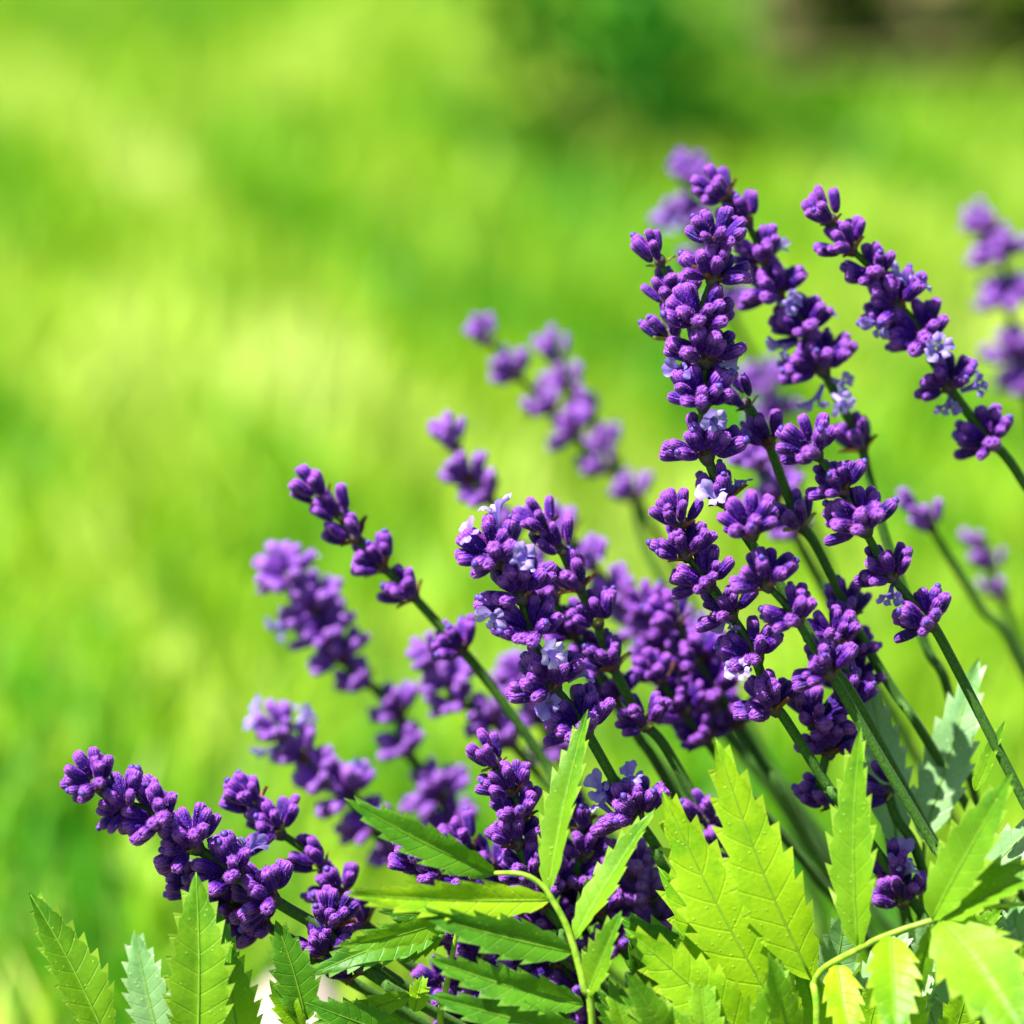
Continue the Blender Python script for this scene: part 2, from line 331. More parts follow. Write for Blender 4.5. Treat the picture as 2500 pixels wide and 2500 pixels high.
# ------------------------------------------------------------------ lavender parts (shared meshes)
def calyx_mesh(seed, bud=False, mats=None, hairs=100):
    r = random.Random(seed); L, R0 = 0.0067, 0.00140 * r.uniform(.92, 1.08)
    prof = [(0, .30), (.06, .52), (.18, .80), (.36, .97), (.56, 1.03), (.74, 1.02), (.87, .94), (.95, .76), (1.0, .48), (.985, .26), (.95, .08)]
    seg = 13; V, F, MI = [], [], []; bend = r.uniform(-.1, .1); ph = r.uniform(0, 6.28); sq = r.uniform(.86, 1.0)
    lum = [(r.uniform(-.05, .05), r.uniform(0, 6.28), r.randint(1, 3)) for _ in range(4)]
    def pt(s, k, a, extra=0):
        rr = R0 * k * (1 + .05 * math.cos(6 * a + ph) * (1 if s > .1 else .3) + sum(A * math.sin(b + q * a + 5 * s) for A, b, q in lum)) + extra
        return Vector((rr * math.cos(a) + bend * L * s * s, rr * sq * math.sin(a), L * s))
    for s, k in prof:
        for j in range(seg): V.append(pt(s, k, 2 * math.pi * j / seg))
    n = len(prof)
    for i in range(n - 1):
        for j in range(seg):
            j2 = (j + 1) % seg; F.append((i * seg + j, i * seg + j2, (i + 1) * seg + j2, (i + 1) * seg + j)); MI.append(0)
    F.append(tuple((n - 1) * seg + j for j in range(seg))); MI.append(0)
    if bud:                                                        # folded corolla just showing
        k0 = len(V); s2 = 8; pr = [(.9, .40), (1.0, .52), (1.06, .54), (1.11, .42), (1.14, .14)]
        for s, k in pr:
            for j in range(s2): a = 2 * math.pi * j / s2; V.append(Vector((R0 * k * (1 + .12 * math.cos(3 * a)) * math.cos(a) + bend * L * s * s, R0 * k * math.sin(a), L * s)))
        for i in range(len(pr) - 1):
            for j in range(s2): F.append((k0 + i * s2 + j, k0 + i * s2 + (j + 1) % s2, k0 + (i + 1) * s2 + (j + 1) % s2, k0 + (i + 1) * s2 + j)); MI.append(2)
        F.append(tuple(k0 + (len(pr) - 1) * s2 + j for j in range(s2))); MI.append(2)
    for _ in range(hairs):                                        # short downy hairs
        s = r.uniform(.08, .98); i = max(q for q in range(9) if prof[q][0] <= s); s0, k0_ = prof[i]; s1, k1 = prof[i + 1]
        kk = k0_ + (k1 - k0_) * (s - s0) / max(1e-6, s1 - s0); a = r.uniform(0, 6.28)
        p = pt(s, kk * .98, a); q = pt(s + r.uniform(-.02, .06), kk, a + r.uniform(-.2, .2), r.uniform(.00022, .0005)); w = Vector((-math.sin(a), math.cos(a), r.uniform(-.6, .6))) * 0.000042
        b = len(V); V += [p - w, p + w, q]; F.append((b, b + 1, b + 2)); MI.append(1)
    return mesh('calyx', V, F, mats or [M['calyx'], M['fuzz'], M['bud']], True, MI)
CAL = [calyx_mesh(i) for i in range(7)] + [calyx_mesh(20, True)]
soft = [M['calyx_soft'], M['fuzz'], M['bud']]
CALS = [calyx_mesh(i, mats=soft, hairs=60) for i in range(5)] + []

def corolla_mesh(seed):
    r = random.Random(seed); V, F = [], []; seg = 12
    rings = [(0, .0007), (.002, .0008), (.004, .0010), (.0052, .0014)]
    for z, rr in rings:
        for j in range(seg): a = 2 * math.pi * j / seg; V.append((rr * math.cos(a), rr * math.sin(a), z))
    for i in range(3):
        for j in range(seg): F.append((i * seg + j, i * seg + (j + 1) % seg, (i + 1) * seg + (j + 1) % seg, (i + 1) * seg + j))
    lobes = [(62, 21, .0056, .35), (112, 22, .0054, .45), (196, 18, .0030, .7), (268, 20, .0038, .95), (338, 18, .0030, .8)]
    for az, hw, ln, flare in lobes:
        az = R(az + r.uniform(-5, 5)); hw = R(hw); ln *= r.uniform(.85, 1.12); flare *= r.uniform(.8, 1.25); b = len(V); nu, nv = 6, 5; ps = r.uniform(0, 6.28)
        for v in range(nv + 1):
            t = v / nv
            for u in range(nu + 1):
                s = 2 * u / nu - 1; a = az + s * hw * (1 + .75 * math.sin(2.2 * t)); l = ln * t * (1 - .30 * s * s - .10 * (1 - abs(s)) * (t ** 3))
                out = .0014 + l * math.sin(min(1.45, .35 + flare * t)); zz = .0052 + l * math.cos(.35 + flare * 1.15 * t) + .0004 * math.sin(5 * s + ps) * t
                V.append((out * math.cos(a) + .00025 * t * math.sin(4 * s + 7 * t + ps), out * math.sin(a) + .00025 * t * math.cos(5 * s + ps), zz))
        for v in range(nv):
            for u in range(nu): q = b + v * (nu + 1) + u; F.append((q, q + 1, q + nu + 2, q + nu + 1))
    return mesh('corolla', V, F, M['petal'])
COR = [corolla_mesh(i) for i in range(6)]

def bract_mesh(seed, mat):
    r = random.Random(seed); V, F = [], []; L, W = .0058 * r.uniform(.8, 1.15), .0026 * r.uniform(.8, 1.2); nv, nu = 7, 4; cu = r.uniform(.25, .5)
    for v in range(nv + 1):
        t = v / nv; w = W * (math.sin(math.pi * min(1, t * 1.25 + .12)) if t < .7 else .52 * (1 - t) / .3 * 1.0 + .02)
        for u in range(nu + 1):
            s = 2 * u / nu - 1; V.append((s * w, -.0006 + .0012 * (1 - s * s) - .0010 + cu * L * t * t * .5, L * t + .00015 * math.sin(9 * t + 3 * s)))
    for v in range(nv):
        for u in range(nu): q = v * (nu + 1) + u; F.append((q, q + 1, q + nu + 2, q + nu + 1))
    return mesh('bract', V, F, mat)
BRA = [bract_mesh(i, M['bract']) for i in range(4)]; BRG = [bract_mesh(9 + i, M['bract_green']) for i in range(2)]
def node_mesh():
    V, F = [], []; pr = [(-.0022, .0009), (-.0012, .0017), (0, .0022), (.0010, .0019), (.0020, .0011), (.0026, .0006)]
    for z, rr in pr:
        for j in range(8): a = 2 * math.pi * j / 8; q = rr * (1 + .15 * math.cos(2 * a)); V.append((q * math.cos(a), q * math.sin(a), z))
    for i in range(len(pr) - 1):
        for j in range(8): F.append((i * 8 + j, i * 8 + (j + 1) % 8, (i + 1) * 8 + (j + 1) % 8, (i + 1) * 8 + j))
    F.append(tuple(range(8))[::-1]); F.append(tuple(40 + j for j in range(8)))
    return mesh('flower_whorl', V, F, M['node'])
NODE = node_mesh()

BUSH = Vector((0.150, 1.17, 0.0))
def spike(label, off_top, off_bot, whorls, tail, corollas=(), soft=False, dens=1.0, green=0.15, seed=0, rad=.0011, base=None):
    """whorls: (px, py, width px) from the tip down; tail: stem pixels below; off_*: metres behind focus"""
    r = random.Random(seed * 31 + 5)
    if off_top > .06: off_bot += off_top * .35; off_top *= 1.35      # the far side of the bush
    allp = [(w[0], w[1]) for w in whorls] + list(tail); n = len(allp)
    ys = [0.0]
    for a, b in zip(allp, allp[1:]): ys.append(ys[-1] + math.hypot(a[0] - b[0], a[1] - b[1]))
    offs = [off_top + (off_bot - off_top) * y / max(1, ys[-1]) for y in ys]
    pts = [P(a[0], a[1], o) for a, o in zip(allp, offs)]
    if base is None: base = BUSH + Vector((r.uniform(-.05, .07), r.uniform(-.03, .06), 0))
    last, prev = pts[-1], pts[-2]; dr = (last - prev).normalized()
    gap = (base - last).length
    mid = last + dr * gap * .38; mid = mid.lerp(base.lerp(last, .5), .45); mid.z = max(mid.z, last.z * .35)
    curve = catmull(pts + [mid, Vector((base.x, base.y, 0.004))], 7)
    root = tag(empty('lavender_spike', (base.x, base.y, 0.0)), label, 'lavender', 'lavender flower spikes')
    V, F = tube(curve, lambda t: rad * (.62 + .5 * min(1, t * 2.2)), 8, .10)
    link('stem', mesh('stem', V, F, M['stem']), root, Matrix())
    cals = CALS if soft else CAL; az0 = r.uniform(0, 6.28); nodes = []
    for i, w in enumerate(whorls):
        c = pts[i]; ax = (pts[max(0, i - 1)] - pts[min(len(pts) - 1, i + 1)]).normalized()
        wm = w[2] * (1.26 if soft else 1.2) * mpp(offs[i]); L = 0.0067; sc = 1.0
        s = (wm / 2 - .0026) / L
        if s > .95: sc = min(1.22, s / .95); s = .95
        tmax = math.asin(max(.42, s)); b = c - ax * (L * .33 * sc)
        Mb = frame(ax, Vector((math.cos(az0), math.sin(az0) * .3, 1)))
        wo_ = link('flower_whorl', NODE, root, Matrix.Translation(b) @ Mb.to_4x4() @ Matrix.Scale(sc * (.8 if w[2] < 90 else 1), 4)); nodes.append((b, wo_))
        num = int(round(dens * (4 + max(0, wm - .006) / .0115 * 13.5))); num = max(4, min(24, num)); vl_ = Mb.transposed() @ (CAMPOS - b); az0 = math.atan2(vl_.y, vl_.x) + (math.pi / 2 if i % 2 else 0) + r.uniform(-.45, .45)
        top = (i == 0)
        for k in range(num):
            side = k % 2; q = (k // 2) / max(1, (num - 1) / 2)
            ring = [1.0, .62, .93, .30, .80, .50][(k // 2) % 6] if num > 7 else [1, .7, .35, .9][(k // 2) % 4]
            if top and ring < .55: ring *= .6
            spread = 1.30 * math.sin(k * 2.399) + r.uniform(-.15, .15)
            az = az0 + side * math.pi + spread
            tilt = tmax * ring * r.uniform(.88, 1.08) + .06
            d = Mb @ Vector((math.sin(tilt) * math.cos(az), math.sin(tilt) * math.sin(az), math.cos(tilt)))
            rd = Mb @ Vector((math.cos(az), math.sin(az), 0))
            o = b + rd * (.0023 * sc * ring + .0003) + ax * ((1 - ring) * .0030 + r.uniform(-.0004, .0007)) * sc
            ms = sc * r.uniform(.84, 1.08)
            link('calyx', cals[r.randrange(len(cals))], wo_, Matrix.Translation(o) @ (frame(d, ax + rd * .2) @ Matrix.Rotation(r.uniform(0, 6.28), 3, 'Z')).to_4x4() @ Matrix.Diagonal((ms * r.uniform(.92, 1.1), ms * r.uniform(.92, 1.1), ms, 1)))
        for k in range(2 if w[2] < 110 else 3):
            az = az0 + 1.5 + k * (math.pi if w[2] < 110 else 2.09) + r.uniform(-.3, .3); tilt = r.uniform(.70, 1.12)
            d = Mb @ Vector((math.sin(tilt) * math.cos(az), math.sin(tilt) * math.sin(az), math.cos(tilt))); rd = Mb @ Vector((math.cos(az), math.sin(az), 0))
            me = r.choice(BRG) if r.random() < green else r.choice(BRA)
            link('bract', me, wo_, Matrix.Translation(b + rd * .0015 - ax * .0016) @ frame(d, -ax).to_4x4() @ Matrix.Scale(sc * r.uniform(.6, .95) * (.6 if w[2] < 90 else 1), 4))
    for cpx, cpy, dz in corollas:
        o_ = off_top + dz; best = None
        for (b, w_), of in zip(nodes, offs):
            t = P(cpx, cpy, of + dz); dd = (t - b).length
            if best is None or dd < best[0]: best = (dd, b, w_, t)
        dd, b, w_, t = best; d = (t - b).normalized(); d = (d + (CAMPOS - t).normalized() * .15 + Vector((r.uniform(-.2,.2), 0, .25))).normalized()
        link('corolla', r.choice(COR), w_, Matrix.Translation(t - d * .0062) @ (frame(d, Vector((r.uniform(-.3, .3), -.2, 1))) @ Matrix.Rotation(math.pi / 2 + r.uniform(-.7, .7), 3, 'Z') @ Matrix.Rotation(r.uniform(-.35, .35), 3, 'X')).to_4x4() @ Matrix.Scale(r.uniform(.76, 1.0), 4))
    return root
def W(k, *rows): return [(*Z(k, a, b), c * ZO[k][2] / 1932) for a, b, c in rows]
def C(k, *rows): return [(*Z(k, a, b), c) for a, b, c in rows]
def T(k, *rows): return [Z(k, a, b) for a, b in rows]

# A: tall upright main spike
spike('tall upright violet spike in sharp focus with a yellow bract under its tip', -.006, .012,
      W(1, (482, 425, 285), (476, 590, 315), (408, 800, 330), (428, 965, 375), (418, 1170, 405), (425, 1420, 340)) + W(1, (500, 1640, 200)),
      T(1, (540, 1720), (640, 1880)) + [(1900, 1420), (2010, 1600), (2140, 1800)],
      C(1, (275, 1065, -.003), (580, 1035, .002), (450, 1305, -.009), (440, 1640, -.006), (560, 1570, .001)), seed=1, green=.05)
# B: behind it
spike('violet spike leaning behind the tall upright spike, white blossoms at half height', .038, .060,
      W(1, (490, 215, 220), (600, 335, 190), (690, 510, 250), (745, 670, 300), (885, 850, 300), (960, 1020, 340), (1150, 1390, 200)),
      T(1, (1200, 1570), (1290, 1900)) + [(2261, 1578), (2328, 1743)],
      C(1, (775, 470, 0), (830, 760, -.006), (1005, 790, .002), (760, 960, 0), (1095, 1140, -.004), (1065, 1240, -.008), (960, 1240, 0)), seed=2)
# C: right
spike('long violet spike with several pale open blossoms, its whorls in an even diagonal row', .024, .050,
      W(1, (995, 325, 170), (1085, 465, 235), (1210, 590, 260), (1310, 730, 300), (1440, 880, 330), (1555, 1110, 290), (1750, 1380, 300)),
      T(1, (1840, 1470), (1935, 1610)) + [(2640, 1420)],
      C(1, (1350, 580, .0), (1450, 650, .0), (1215, 860, -.003), (1530, 965, -.010), (1745, 1140, -.002), (1590, 1275, -.002)), seed=3)
# D: very blurred at right edge
spike('lilac spike far behind the bush, strongly out of focus beside the long diagonal spike', .160, .175,
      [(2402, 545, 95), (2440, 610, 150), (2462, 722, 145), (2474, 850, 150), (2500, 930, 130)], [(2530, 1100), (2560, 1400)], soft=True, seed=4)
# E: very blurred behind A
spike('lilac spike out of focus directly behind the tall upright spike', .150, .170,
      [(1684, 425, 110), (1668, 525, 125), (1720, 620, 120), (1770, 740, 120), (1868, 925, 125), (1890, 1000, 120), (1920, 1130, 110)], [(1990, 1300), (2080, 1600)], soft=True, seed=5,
      corollas=((1650, 540, -.005),))
# F: sparse one left of A
spike('sparse violet spike with few buds half hidden by the tall upright spike', .014, .035,
      [(1604, 616, 72), (1640, 715, 125), (1632, 800, 90), (1725, 905, 80), (1806, 968, 85), (1866, 1060, 95), (1945, 1262, 120)],
      [(1993, 1333), (2096, 1540), (2187, 1695), (2290, 1850)], seed=6, green=.8, dens=.8)
# G1
spike('sharp violet spike with a single pale blossom low on its dark whorls', -.002, .012,
      W(2, (1270, 300, 220), (1285, 450, 260), (1380, 590, 300), (1490, 740, 285), (1610, 930, 310), (1700, 1170, 310)),
      T(6, (810, 500), (1000, 800), (1150, 1000)), C(2, (1565, 1040, -.010), (1500, 850, .0)), seed=7, green=.05)
# G2
spike('sharp violet spike with widely spaced whorls crossing in front of its neighbour', -.016, -.006,
      W(2, (1600, 340, 310), (1665, 590, 300), (1800, 760, 290)) + W(6, (990, 240, 300)),
      T(6, (1065, 350), (1210, 600), (1500, 1080), (1600, 1260)), seed=8, green=.1, base=Vector((.155, 1.10, 0)))
# G3
spike('dark violet spike in the shade right behind the crossing spikes', .018, .025,
      [(2035, 1545, 140), (2075, 1690, 100), (2000, 1738, 165), (2023, 1812, 150), (2007, 1945, 60), (2147, 1924, 60)], [(2190, 2000), (2260, 2150)], seed=9)
# H
spike('slim violet spike with five well separated whorls on a long bare stem', -.012, .0,
      W(1, (920, 1420, 310), (1050, 1600, 280), (1150, 1770, 330)) + [(2165, 1388, 142), (2255, 1505, 155)],
      T(6, (1535, 105), (1800, 620), (1932, 880)) + [(2570, 2100)], [(2180, 1475, -.003)], seed=10, green=.05)
# I
spike('stout violet spike topped by white blossoms, behind the upright serrated leaflet', -.004, .016,
      W(2, (390, 470, 335), (500, 640, 370), (560, 820, 345), (650, 1070, 380), (800, 1270, 370), (1035, 1680, 355)),
      T(2, (1170, 1880), (1260, 2050)), C(2, (395, 265, .001), (255, 380, -.004), (540, 500, -.012), (640, 570, .0), (350, 770, -.006), (655, 950, -.012), (830, 1010, 0), (640, 1220, -.006), (1030, 1500, -.003), (880, 1560, 0), (870, 1660, -.002)), seed=11, green=.05)
# J
spike('thin violet spike with loose whorls just behind the white-topped spike', .018, .034,
      W(2, (610, 330, 210), (690, 430, 170), (775, 600, 190), (870, 770, 200), (940, 980, 220), (1090, 1260, 255)),
      T(2, (1200, 1390), (1370, 1680)) + [(1800, 2100)], seed=12, green=.5, dens=.8)
# K, L blurred behind
spike('out of focus lilac spike with one white blossom behind the loose whorls', .085, .10,
      [(1372, 1290, 105), (1430, 1365, 115), (1500, 1440, 130), (1550, 1520, 140), (1605, 1590, 130)], [(1690, 1700), (1800, 1830)], ((1450, 1345, -.002),), soft=True, seed=13)
spike('out of focus violet spike low behind the bush beside the dark gap', .10, .11,
      [(1672, 1545, 130), (1694, 1620, 160), (1742, 1690, 150), (1765, 1755, 90)], [(1850, 1860), (1960, 1980)], soft=True, seed=14)
# M
spike('violet spike of small separate whorls standing alone against the lawn', .038, .060,
      W(3, (520, 955, 165), (610, 1050, 170), (680, 1150, 200), (805, 1290, 220), (950, 1425, 210), (1180, 1680, 225)),
      T(3, (1265, 1775), (1385, 1930)) + [(1331, 1861), (1420, 2010)], seed=15)
# N
spike('dense lilac spike, out of focus, behind the small separate whorls', .080, .105,
      W(3, (375, 1350, 290), (490, 1480, 290), (560, 1610, 300), (620, 1720, 260), (725, 1840, 210)) + [(964, 1722, 120), (983, 1817, 120), (1058, 1925, 150), (1105, 2005, 140)],
      [(1200, 2130), (1320, 2240)], C(3, (480, 1260, 0), (650, 1500, 0), (350, 1640, 0)), soft=True, seed=16)
# O
spike('out of focus lilac spike with white blossoms on both sides of its tip', .068, .085,
      W(4, (1315, 530, 230), (1400, 640, 200), (1500, 740, 260), (1620, 820, 290), (1720, 980, 260), (1850, 1100, 230)),
      [(1050, 2160), (1200, 2260)], C(4, (1450, 470, .0), (1250, 660, .0), (1190, 480, 0), (1710, 730, 0)), soft=True, seed=17)
# P1, P2
spike('out of focus spike of small round whorls, highest of the ones over the lawn', .125, .135,
      [(1183, 816, 72), (1250, 902, 98), (1330, 985, 105), (1390, 1050, 110), (1465, 1130, 100), (1543, 1200, 90)], [(1575, 1330), (1680, 1520)], soft=True, seed=18, dens=.9)
spike('out of focus spike tip rising close beside the small round whorls', .135, .14,
      [(1352, 858, 72), (1380, 930, 85), (1428, 1000, 85), (1480, 1080, 70)], [(1560, 1230), (1680, 1450)], soft=True, seed=19, dens=.9)
# Q
spike('short out of focus violet spike peeking up behind the white-topped spike', .085, .095,
      [(1100, 1068, 86), (1137, 1150, 105), (1180, 1200, 115), (1240, 1290, 110), (1290, 1390, 120)], [(1380, 1540), (1500, 1720)], soft=True, seed=20)
# R
spike('out of focus violet spike below the small separate whorls', .075, .085,
      [(1062, 1600, 110), (1095, 1650, 130), (1105, 1705, 125), (1192, 1745, 120), (1235, 1800, 110)], [(1340, 1920), (1450, 2050)], soft=True, seed=21)
spike('out of focus lilac spike hidden between the stout spike and the lower whorls', .095, .105,
      [(1270, 1650, 130), (1310, 1740, 130), (1350, 1830, 120)], [(1430, 1950), (1540, 2100)], soft=True, seed=22)
# S
spike('plump violet spike lying low toward the lawn above the left serrated leaves', -.008, .010,
      [(222, 1900, 150), (292, 1955, 150), (372, 1985, 195), (455, 2050, 200), (548, 2118, 205), (640, 2178, 215)],
      [(704, 2219), (802, 2276), (900, 2350)], C(4, (1190, 1090, .006),), seed=23, green=.5, dens=1.05, rad=.0012)
spike('violet spike in the shade underneath the plump low spike', .012, .020,
      [(470, 2150, 120), (540, 2195, 150), (620, 2245, 165)], [(720, 2300), (830, 2380)], seed=24, dens=.9)
# T
spike('small violet spike beside the plump low spike, slightly out of focus', .024, .030,
      [(606, 1945, 112), (660, 2015, 160), (766, 2092, 85), (818, 2165, 125), (870, 2240, 130)], [(960, 2310), (1060, 2400)], seed=25)
spike('short violet spike end behind the drooping serrated leaf', .004, .010,
      [(818, 2232, 120), (790, 2305, 130), (860, 2350, 100)], [(940, 2400), (1040, 2460)], seed=26)
# V
spike('fuzzy violet spike with brown bracts, between the two leaflets of the forked sprig', .006, .018,
      W(5, (1010, 440, 180), (1110, 590, 270), (1175, 730, 300), (1160, 880, 300), (1220, 1060, 300), (1280, 1230, 280)),
      [(1370, 2260), (1450, 2380)], seed=27)
# more in the mass behind the sprig
spike('violet spike behind the upright leaflet of the forked sprig', .020, .030,
      [(1405, 1995, 95), (1425, 2065, 130), (1410, 2135, 140), (1450, 2210, 150), (1500, 2290, 150)], [(1570, 2380), (1640, 2470)], seed=28)
spike('short violet spike poking out under the uppermost leaflet of the forked sprig', .004, .014,
      [(1015, 2100, 80), (1050, 2125, 120), (1120, 2140, 120)], [(1200, 2200), (1320, 2300)], seed=29, dens=.8)
spike('shaded violet spike between the lower leaflets of the forked sprig', .016, .022,
      [(1085, 2270, 130), (1150, 2330, 160), (1215, 2390, 170), (1285, 2450, 170)], [(1350, 2520), (1400, 2600)], seed=30)
spike('shaded violet spike deep below the forked sprig', .026, .03,
      [(1080, 2400, 150), (1130, 2460, 160), (1190, 2530, 160)], [(1260, 2600), (1330, 2700)], seed=31)
spike('shaded violet spike beside the stalk of the forked sprig', .022, .03,
      [(1310, 2260, 140), (1350, 2330, 150), (1400, 2400, 150), (1450, 2470, 150)], [(1500, 2540), (1560, 2640)], seed=32)
spike('lilac spike behind the paired leaflets, brightly lit from above', .030, .036,
      [(1560, 2110, 120), (1575, 2175, 150), (1600, 2240, 150), (1640, 2320, 140)], [(1700, 2420), (1760, 2520)], soft=True, seed=33)
spike('small violet spike between the two broad lemon leaflets', .030, .036,
      [(1722, 1985, 80), (1762, 2040, 95), (1805, 2115, 110), (1850, 2200, 110)], [(1900, 2300), (1960, 2400)], seed=34)
spike('low violet whorl with one blue blossom among the right-hand leaves', .020, .024,
      [(2180, 2120, 90), (2195, 2180, 130)], [(2240, 2300), (2300, 2420)], [(2204, 2080, -.002), (2225, 2110, 0)], seed=35)
spike('tiny lilac spike on a slim bent stem, out of focus behind the long bare stem', .085, .10,
      [(2240, 1235, 70), (2262, 1270, 50)], [(2310, 1350), (2400, 1490), (2480, 1600)], soft=True, seed=36, dens=.6)
spike('tiny lilac spike far behind, faint beside the long bare stem', .13, .14,
      [(2392, 1320, 50), (2415, 1370, 60), (2440, 1440, 60)], [(2480, 1560), (2540, 1700)], soft=True, seed=37, dens=.6)

EX = [('dark violet spike in deep shade behind the thin loose spike', .070, [(1580, 1480, 120), (1620, 1560, 150), (1665, 1640, 160), (1725, 1720, 150)], False),
      ('shaded violet spike filling the gap between the loose whorls and the crossing spikes', .055, [(1640, 1500, 110), (1690, 1590, 150), (1740, 1670, 160), (1790, 1750, 140)], False),
      ('dim violet spike low in the gap beside the single pale blossom', .050, [(1600, 1640, 110), (1655, 1720, 140), (1710, 1790, 120)], False),
      ('dim violet spike close behind the stout white-topped spike', .040, [(1340, 1440, 110), (1390, 1530, 140), (1440, 1610, 150), (1490, 1690, 140)], False),
      ('dark violet spike end tucked under the crossing whorls', .030, [(2068, 1478, 115), (2060, 1570, 145), (2080, 1650, 150)], False),
      ('out of focus violet spike low behind the tall upright spike', .080, [(1845, 1120, 110), (1885, 1200, 130), (1930, 1285, 120)], True),
      ('violet spike in the thick of the bush above the narrow folded leaflet', .030, [(1130, 2050, 110), (1185, 2110, 140), (1240, 2170, 150)], False),
      ('violet spike in the thick of the bush below the bent stalk', .034, [(1185, 2185, 120), (1235, 2245, 150), (1295, 2315, 150)], False),
      ('violet spike in the thick of the bush behind the small upright leaflet', .036, [(1335, 2075, 130), (1365, 2150, 150), (1405, 2230, 150)], False),
      ('violet spike in the thick of the bush behind the slanting folded leaflet', .040, [(1480, 2110, 120), (1515, 2185, 140), (1555, 2260, 140)], False),
      ('lilac spike in the thick of the bush beside the broad lemon leaflets', .045, [(1560, 2290, 130), (1600, 2360, 140), (1650, 2430, 140)], True)]
for i, (lb, of, ws, sf) in enumerate(EX):
    a, b = ws[-1], ws[-2]; dx, dy = a[0] - b[0], a[1] - b[1]
    spike(lb, of, of + .012, ws, [(a[0] + 1.4 * dx, a[1] + 1.4 * dy), (a[0] + 3 * dx, a[1] + 3 * dy)], soft=sf, seed=50 + i)

# ------------------------------------------------------------------ serrated leaves
def leaflet(parent, b, t, width, ob, ot, mat, roll=0.0, fold=18, arch=.04, teeth=8, twist=0.0, seed=0, shape=.72):
    """b, t: base and tip pixels; width px; ob, ot metres behind focus; roll about the length (deg)"""
    r = random.Random(seed * 17 + 3)
    B, Tp = P(*b, ob), P(*t, ot); ax = (Tp - B); L = ax.length; ax.normalize(); Wd = width * mpp(ob)
    face = ((CAMPOS - B).normalized() * .8 + Vector((0, 0, .45))); N = (face - ax * face.dot(ax)).normalized()
    N = Matrix.Rotation(R(roll), 3, ax) @ N; S = ax.cross(N)
    fo = R(fold); ns = teeth * 4; nc = 5; ph = [r.uniform(0, 6.28) for _ in range(4)]
    def hw(q): return Wd / 2 * (max(0, math.sin(math.pi * max(0, min(1, q)) ** shape)) ** .85) + .0004 * (1 - q)
    def surf(q, u, w):                                            # u -1..1, w half width
        tw = R(twist) * (q - .3); n_ = Matrix.Rotation(tw, 3, ax) @ N; s_ = Matrix.Rotation(tw, 3, ax) @ S
        a = abs(u); f_ = fo * (1 - .25 * a) + .10 * math.sin(7 * q + ph[0])
        vv = q * 9 - a * .9; quilt = .011 * Wd * (.5 - .5 * math.cos(2 * math.pi * vv)) * math.sin(math.pi * min(1, a * 1.1)) * (1 if q < .93 else .3)
        wave = .030 * Wd * a * a * math.sin(2 * math.pi * q * 2.1 + ph[1] + (1.4 if u > 0 else 0))
        side = .02 * L * math.sin(math.pi * q) * math.sin(ph[2])
        return B + ax * (L * q) + n_ * (arch * L * 4 * q * (1 - q) + w * a * math.sin(f_) + quilt + wave) + s_ * (u * w * math.cos(f_) + side)
    V, F, UV = [], [], []; cols = 2 * nc + 1
    for i in range(ns + 1):
        q = i / ns
        for c in range(cols):
            u = c / nc - 1; dph = (i + (2 if u > 0 else 0)) % 4
            k = {0: .84, 1: .91, 2: .97, 3: 1.0}[dph]; k = 1 - (1 - k) * abs(u) ** 3
            V.append(surf(q, u, hw(q) * k)); UV.append((u * .5 + .5, q))
    for i in range(ns):
        for c in range(cols - 1): k = i * cols + c; F.append((k, k + 1, k + 1 + cols, k + cols))
    for side, c in ((-1, 0), (1, cols - 1)):                      # hooked teeth along both edges
        st = 0 if side < 0 else 2
        for i in range(st, ns - 4, 4):
            if i < 4: continue
            i0, i1, i2 = i + 1, i + 3, i + 4
            if i2 > ns: break
            q = (i + 4.5 + r.uniform(-.3, .6)) / ns; ww = hw((i + 3) / ns) * (1.05 + r.uniform(0, .06)) + .050 * Wd
            k = len(V); V.append(surf(q, side, ww)); UV.append((.5 + side * .5, q))
            a_, b_, c_ = i0 * cols + c, i1 * cols + c, i2 * cols + c
            F.append((a_, k, b_) if side > 0 else (b_, k, a_)); F.append((b_, k, c_) if side > 0 else (c_, k, b_))
    me = mesh('leaflet', V, F, M[mat]); uvl = me.uv_layers.new(name='UVMap')
    li = np.zeros(len(me.loops), dtype=np.int32); me.loops.foreach_get('vertex_index', li)
    uvl.data.foreach_set('uv', np.array(UV, dtype=np.float32)[li].reshape(-1))
    o = link('leaflet', me, parent, Matrix())
    mp = [surf(q / 14, 0, 0) + N * .0001 for q in range(15)]
    v, f = tube(mp, lambda t: .00036 * (1 - .72 * t) * min(1.2, Wd / .014), 6)
    link('midrib', mesh('midrib', v, f, M['midrib']), o, Matrix())
    return o
def sprig(label, ground, stalks, group='serrated green leaf sprigs'):
    """stalks: list of (points (px, py, off), radius, reach ground?)"""
    root = tag(empty('leaf_sprig', (ground.x, ground.y, 0)), label, 'leaf sprig', group)
    for pts, rad, down in stalks:
        p = [P(*q) for q in pts]
        if down: p = p + [p[-1].lerp(Vector((ground.x, ground.y, 0)), .5) + Vector((0, .0, .01)), Vector((ground.x, ground.y, 0.004))]
        v, f = tube(catmull(p, 6), lambda t, rad=rad: rad * (.55 + .6 * t), 8)
        link('stalk', mesh('stalk', v, f, M['rachis']), root, Matrix())
    return root
def gpt(px, py, off): p = P(px, py, off); return Vector((p.x, p.y, 0))
def z5(x, y): return Z(5, x, y)
def z4(x, y): return Z(4, x, y)
def z6(x, y): return Z(6, x, y)

